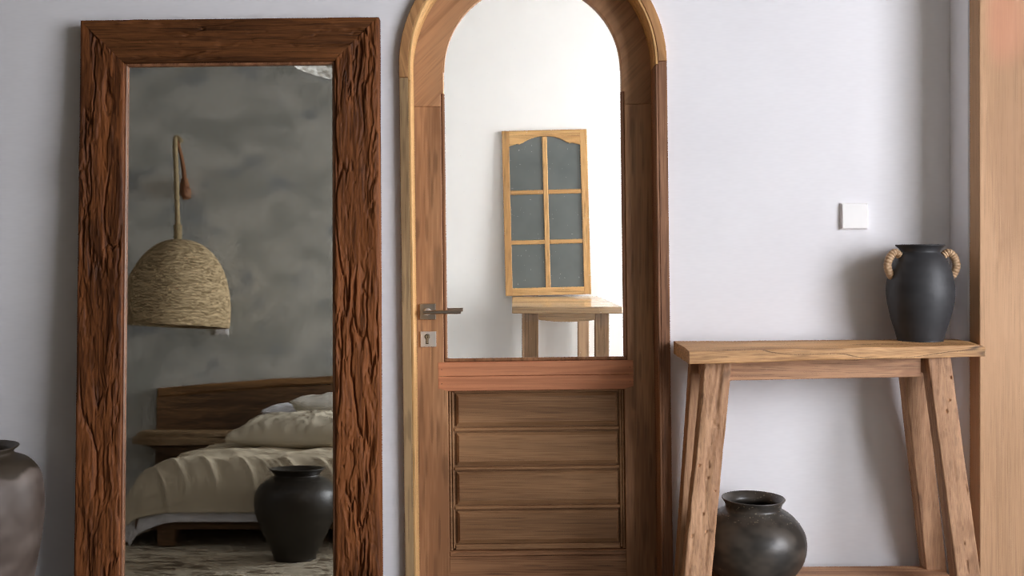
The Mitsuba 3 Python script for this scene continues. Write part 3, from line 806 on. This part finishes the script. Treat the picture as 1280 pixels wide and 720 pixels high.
def cloth(nx, ny, rx1, ry1, x0, y0, Rx, Ry, zt, flare, seed, wr, x1=0.02, yb=-3.05, sag=None):
    """A cloth lying on the bed, draped over its left side and its foot."""
    qx = np.concatenate([np.linspace(-(x1 - x0) / Rx, 0, nx), np.linspace(0, rx1, nx // 2)[1:]])
    qy = np.concatenate([np.linspace(-(y0 - yb) / Ry, 0, ny), np.linspace(0, ry1, ny // 2)[1:]])
    QX, QY = np.meshgrid(qx, qy)
    ex, ey = np.maximum(QX, 0), np.maximum(QY, 0)
    fx, fy = ex / rx1, ey / ry1
    f = (fx ** 8 + fy ** 8) ** 0.125
    le = np.sqrt(fx ** 2 + fy ** 2) + 1e-9
    ux, uy = fx / le, fy / le
    r = f * (rx1 * ux ** 2 + ry1 * uy ** 2)
    out = np.where(r < np.pi / 2, np.sin(np.minimum(r, np.pi / 2)), 1 + flare * (r - np.pi / 2))
    down = np.where(r < np.pi / 2, 1 - np.cos(np.minimum(r, np.pi / 2)), 1 + (r - np.pi / 2))
    Rz = Rx * ux ** 2 + Ry * uy ** 2
    X = x0 + np.where(QX < 0, -QX * Rx, 0) - Rx * ux * out
    Y = y0 + np.where(QY < 0, QY * Ry, 0) + Ry * uy * out
    Z = zt - Rz * down
    # wrinkles
    s = X + 0.6 * Y
    hang_ = np.clip((r - 0.6) / 1.0, 0, 1)
    w1 = fb(X * 5 + 1.5 * fb(X * 3, Y * 3, seed=seed), Y * 5, Z * 3, seed=seed + 1, o=4) - 0.5
    rid = 1 - np.abs(2 * fb(X * 4.5, Y * 3.2, Z * 2.0, seed=seed + 2, o=3) - 1)
    fold = (1 - np.abs(2 * fb(X * 13 - Y * 13, Z * 1.5, seed=seed + 3, o=2) - 1)) ** 2 - 0.4
    d = wr * (w1 * 1.0 + 0.55 * rid ** 3) * (1 - 0.5 * hang_) + wr * 0.9 * fold * np.clip(r / 0.5, 0, 1)
    nxv, nyv = -ux * np.sin(np.minimum(r, 1.5)), uy * np.sin(np.minimum(r, 1.5))
    X, Y, Z = X + d * nxv, Y + d * nyv, Z + d * np.cos(np.minimum(r, 1.5))
    if sag is not None:
        Z = Z + sag(X, Y, r)
    hem = np.minimum((rx1 - QX) * Rx, (ry1 - QY) * Ry)
    along = np.where((ry1 - QY) * Ry < (rx1 - QX) * Rx, X, Y)
    return np.stack([X, Y, Z], -1), np.stack([along, hem], -1)


def thick(P, UV, t):
    """Close the sheet with an underside t metres below."""
    m = grid_mesh(P)
    if m.vertex_normals[:, 2].mean() < 0:
        m.invert()
    h, w = P.shape[:2]
    n, k = m.vertex_normals, h * w
    r = np.concatenate([np.arange(w), np.arange(1, h) * w + w - 1, (h - 1) * w + np.arange(w - 2, -1, -1), np.arange(h - 2, 0, -1) * w])
    q = np.roll(r, -1)
    side = np.vstack([np.stack([r, q, q + k], 1), np.stack([r, q + k, r + k], 1)])
    F = np.vstack([m.faces, m.faces[:, ::-1] + k, side])
    out = trimesh.Trimesh(np.vstack([m.vertices, m.vertices - n * t]), F, process=False)
    trimesh.repair.fix_winding(out)
    return outward(out), np.vstack([UV.reshape(-1, 2)] * 2)


P, UV = cloth(190, 150, 1.39, 2.02, -1.52, FOOT - .155, 0.30, 0.155, ZT, 0.10, 81, 0.034)
m, uv = thick(P, UV, 0.004)
obj('linen_blanket', m, 'blanket_linen', True, 'beige linen blanket with an openwork hem spread over the bed', 'blanket', uv=uv)
P, UV = cloth(190, 150, 1.84, 2.20, -1.505, FOOT - .172, 0.30, 0.155, ZT - 0.016, 0.10, 81, 0.034, yb=-3.2)
P[..., 2] = np.maximum(P[..., 2], 0.026)
m, uv = thick(P, UV, 0.004)
obj('white_bedsheet', m, 'sheet_white', True, 'white bed sheet showing below the hem of the beige blanket', 'bed sheet')


def pillow(w, d, t, seed, n=70):
    u, v = np.meshgrid(np.linspace(-1, 1, n), np.linspace(-1, 1, n))
    prof = np.maximum((1 - np.abs(u) ** 2.6) * (1 - np.abs(v) ** 2.6), 0) ** 0.46
    pin = 1 - 0.07 * (1 - np.abs(u) ** 2) * np.abs(v) ** 2
    pin2 = 1 - 0.07 * (1 - np.abs(v) ** 2) * np.abs(u) ** 2
    wr = 0.018 * (1 - np.abs(2 * fb(u * 3.0 + v, v * 1.6, seed=seed, o=4) - 1)) ** 2 * (prof ** 0.5) * 2
    X, Y = u * w / 2 * pin2, v * d / 2 * pin
    P1 = np.stack([X, Y, t / 2 * prof + wr], -1)
    P2 = np.stack([X, Y, -t / 2 * prof * 0.8], -1)
    uv = np.stack([u * .5 + .5, v * .5 + .5], -1).reshape(-1, 2)
    a, b = grid_mesh(P1), grid_mesh(P2)
    a.invert() if a.face_normals[:, 2].mean() < 0 else None
    b.invert() if b.face_normals[:, 2].mean() > 0 else None
    return trimesh.util.concatenate([a, b]), np.vstack([uv, uv])


def put(m, rx, rz, loc):
    m = m.copy()
    m.apply_transform(trimesh.transformations.rotation_matrix(rx, [1, 0, 0]))
    m.apply_transform(trimesh.transformations.rotation_matrix(rz, [0, 0, 1]))
    m.apply_translation(loc)
    return m


m, uv = pillow(0.70, 0.48, 0.165, 101)
obj('pillow', put(m, -0.10, 0.10, (-1.125, -2.42, ZT + .078)), 'pillow_linen', True, 'plump beige linen pillow lying flat at the front of the bed', 'pillow', uv=uv)
m, uv = pillow(0.72, 0.48, 0.17, 102)
obj('pillow', put(m, 0.50, -0.05, (-0.91, -2.90, ZT + .125)), 'pillow_stripe', True, 'striped cream pillow propped behind the plump beige pillow', 'pillow', uv=uv)
m, uv = pillow(0.72, 0.46, 0.15, 103)
obj('pillow', put(m, 0.28, 0.02, (-1.12, -3.12, ZT + .105)), 'sheet_white', True, 'plain white pillow against the headboard, rearmost on the bed', 'pillow', uv=uv)

# live edge shelf beside the bed
def waney(x0, x1, yb, yf, z0, z1, seed):
    x = np.linspace(x0, x1, 70)
    f = (x - x0) / (x1 - x0)
    yy = yb + (yf - yb) * np.clip(np.sin(np.pi * np.clip(f * 0.94 + .03, 0, 1)) ** 0.28, 0, 1) + 0.03 * (fb(x * 5, 0.0, seed=seed, o=3) - 0.5)
    pts = list(zip(x, yy)) + [(x1, yb), (x0, yb)]
    s = slab(pts, 0, z1 - z0, 0.012)
    v = s.vertices.copy()
    s.vertices = np.stack([v[:, 0], v[:, 2], z1 - v[:, 1]], 1)
    return outward(s)


say('bedside_shelf', 'live edge plank bedside shelf on the grey wall left of the bed', 'shelf')
obj('bedside_shelf__upper_plank', waney(-2.33, -1.72, BACK + .06, -3.13, 0.408, 0.440, 111), 'slab_wood')
obj('bedside_shelf__lower_plank', waney(-2.36, -1.76, BACK + .06, -3.10, 0.362, 0.4075, 112), 'slab_wood')
br = slab([(-2.26, .361), (-1.84, .361), (-1.90, .31), (-2.12, .29)], 0, .2, .004)
br.vertices[:, 1] = -3.19 - br.vertices[:, 1]
obj('bedside_shelf__bracket', outward(br), 'bed_wood')

# woven lamp
LX, LY = -2.04, -3.03
say('woven_lamp', 'woven grass dome lamp hanging on a rope by the grey wall', 'lamp')


def lampshade():
    prof = [(0.02, 0.525), (0.07, 0.520), (0.13, 0.495), (0.19, 0.445), (0.24, 0.375), (0.278, 0.295), (0.302, 0.205), (0.313, 0.115), (0.312, 0.04), (0.308, 0.0)]
    o = curve(prof, 330)
    inn = o[::-1] * [1, 1] - [0.010, 0.0]
    inn[:, 0] = np.maximum(inn[:, 0], 0.004)
    pr = np.vstack([o, [(0.303, -0.004)], inn[6:]])

    def rip(X, Y, Z, th):
        c = np.abs(np.sin((Z + 0.004 * np.sin(3 * th)) * np.pi / 0.0088))
        return 0.0030 * c + 0.0045 * (fb(X * 45, Y * 45, Z * 110, seed=121, o=2) - 0.5) + 0.012 * (fb(X * 5, Y * 5, Z * 5, seed=122, o=2) - 0.5)
    m = lathe(pr, (0, 0, 0), 150, 0, 0, rip)
    m.apply_transform(trimesh.transformations.rotation_matrix(0.035, [0, 1, 0]))
    m.apply_translation((LX, LY, 1.083))
    return m


obj('woven_lamp__shade', lampshade(), 'woven_grass', True)
rp = curve([(LX - .005, LY, 1.60), (LX - .012, LY, 1.72), (LX - .03, LY, 2.0), (LX - .045, LY, 2.225), (LX - .03, LY - .012, 2.245), (LX - .012, LY - .02, 2.22)], 160)
obj('woven_lamp__rope', tube(rp, 0.0150 + 0.002 * np.sin(np.arange(160) * 1.3), 12), 'rope', 60)
kn = curve([(LX - .008, LY, 1.605), (LX - .008, LY, 1.66), (LX - .012, LY, 1.70)], 30)
obj('woven_lamp__knot', tube(kn, 0.024 + 0.004 * np.sin(np.arange(30) * 1.4), 14), 'rope', 60)
arm = curve([(-2.137, BACK + .05, 2.02), (-2.128, -3.36, 2.04), (-2.108, -3.27, 2.10), (-2.088, -3.15, 2.17), (-2.072, LY, 2.225)], 40)
obj('woven_lamp__branch_arm', tube(arm, np.linspace(0.017, 0.010, 40), 12), 'branch', 60, label='reddish branch that carries the rope')
peg = curve([(-2.145, BACK + .040, 2.06), (-2.140, BACK + .040, 1.99), (-2.125, BACK + .040, 1.93)], 20)
obj('woven_lamp__wall_peg', tube(peg, np.array([0.024] * 4 + [0.030] * 5 + [0.036] * 7 + [0.028] * 4), 12), 'branch', 60)

# wall socket behind the lamp
say('wall_socket', 'small white wall socket partly hidden behind the woven lamp', 'socket')
obj('wall_socket__plate', box(-1.926, -1.838, BACK, BACK + .009, 1.042, 1.128, .002), 'plastic_white')
obj('wall_socket__insert', box(-1.915, -1.849, BACK + .009, BACK + .012, 1.053, 1.117, .001), 'plastic_white')

# dark pot on the rug
rp_ = [(0, 0.0), (0.084, 0.0), (0.088, 0.004), (0.110, 0.055), (0.145, 0.125), (0.170, 0.19), (0.1775, 0.24), (0.170, 0.285), (0.140, 0.322), (0.108, 0.340), (0.097, 0.347), (0.098, 0.354), (0.109, 0.366),
       (0.118, 0.374), (0.1165, 0.3775), (0.108, 0.374), (0.094, 0.362), (0.088, 0.348), (0.10, 0.335), (0.155, 0.28), (0.15, 0.2), (0.08, 0.02), (0, 0.015)]
obj('dark_clay_pot', lathe(curve(rp_, 120), (-0.928, -1.355, RUGZ + .004), 110, 0.004, 13), 'rug_pot_clay', True, 'large dark clay pot on the rug at the foot of the bed', 'pot')

# white woven pendant near the top of the mirror
say('white_pendant', 'white shaggy woven pendant lamp seen at the top corner of the mirror', 'lamp')


def pendant():
    o = curve([(0.03, 0.20), (0.10, 0.19), (0.20, 0.15), (0.29, 0.09), (0.345, 0.03), (0.36, 0.0)], 60)
    inn = o[::-1] - [0.012, 0.006]
    pr = np.vstack([o, inn])
    return lathe(pr, (-0.80, -2.0, 2.405), 140, 0, 0, lambda X, Y, Z, th: 0.018 * (fb(X * 40, Y * 40, Z * 60, seed=131, o=3) - 0.5))


obj('white_pendant__shade', pendant(), 'white_fibre', True)
obj('white_pendant__cord', tube([[-0.80, -2.0, 2.59], [-0.80, -2.0, 2.9], [-0.80, -2.0, CEIL]], 0.006, 10), 'rope', 60)

# ------------------------------------------------------------------ beyond the glass door: table with an old window frame on it
TY0, TY1 = 1.20, FARY - .012      # table front and back (room depth)
TX0, TX1, TZ = 0.0, 0.490, 0.9565
say('narrow_table', 'narrow wooden table with a curved apron behind the glass door', 'table')
obj('narrow_table__tabletop', box(TX0, TX1, TY0, TY1, TZ - .030, TZ, .003), 'table_x')


def ap(x0, x1, y, t):
    xs = np.linspace(x0, x1, 24)
    f = (xs - x0) / (x1 - x0)
    zb = TZ - .030 - .014 - .026 * np.clip(np.sin(np.pi * f), 0, 1) ** 0.6
    s = slab(list(zip(xs, zb)) + [(x1, TZ - .0305), (x0, TZ - .0305)], y, y + t, .002)
    return s


obj('narrow_table__apron', ap(TX0 + .062, TX1 - .055, TY0 + .050, .02), 'table_x', label='curved front apron')
for x in (TX0 + .064, TX1 - .084):
    obj('narrow_table__side_apron', box(x, x + .02, TY0 + .135, TY1 - .12, TZ - .075, TZ - .031), 'table_x')
for x in (TX0 + .056, TX1 - .118):
    for y in (TY0 + .075, TY1 - .075):
        obj('narrow_table__leg', box(x, x + .062, y - .03 + .0, y + .03, 0, TZ - .0305, .003), 'table_z')

say('old_window_frame', 'old six pane wooden window frame standing on the narrow table', 'window')
WW, WH, WRX, WRY = 0.487, 0.945, -0.047, 0.0245
FX = (685.5 - 640) * (FARY - .05 + CAM_D) / FOCAL


def win(m):
    m = m.copy()
    m.apply_transform(trimesh.transformations.rotation_matrix(-WRY, [0, 1, 0]))
    m.apply_transform(trimesh.transformations.rotation_matrix(WRX, [1, 0, 0]))
    m.apply_translation((FX, FARY - .066, TZ + .0085))
    return m


sw, th = 0.040, 0.026
h2 = WW / 2
for s in (-1, 1):
    obj('old_window_frame__stile', win(box(min(s * h2, s * (h2 - sw)), max(s * h2, s * (h2 - sw)), 0, th, 0, WH, .002)), 'pale_frame_z')
obj('old_window_frame__bottom_rail', win(box(-h2 + sw, h2 - sw, 0, th, 0, .044, .002)), 'pale_frame_x')
xs = np.linspace(-h2 + sw, h2 - sw, 61)
au = np.abs(xs) / (h2 - sw)
zt = np.where(au < 0.66, WH - .034 - .042 * (au / 0.66) ** 2.2, np.where(au < 0.76, WH - .070 - 0.010 * np.abs(np.sin((au - .66) / .1 * np.pi)), WH - .074 - .014 * np.clip((au - .76) / .24, 0, 1)))
obj('old_window_frame__top_rail', win(slab(list(zip(xs, zt)) + [(h2 - sw, WH), (-h2 + sw, WH)], 0, th, .0015)), 'pale_frame_x', label='top rail cut in a curved crest')
ZR = [(0.292, 0.316), (0.578, 0.602)]
obj('old_window_frame__mullion', win(box(-.014, .014, .002, th - .002, .044, WH - .036, .003)), 'pale_frame_z')
for a, b in ZR:
    for s in (-1, 1):
        obj('old_window_frame__glazing_bar', win(box(min(s * .014, s * (h2 - sw)), max(s * .014, s * (h2 - sw)), .002, th - .002, a, b, .003)), 'pale_frame_x')
rows = [(.044, ZR[0][0]), (ZR[0][1], ZR[1][0]), (ZR[1][1], WH - .034)]
for a, b in rows:
    for s in (-1, 1):
        obj('old_window_frame__pane', win(box(min(s * .012, s * (h2 - sw + .002)), max(s * .012, s * (h2 - sw + .002)), .012, .016, a - .002, b + .002, .0004)), 'grey_glass')
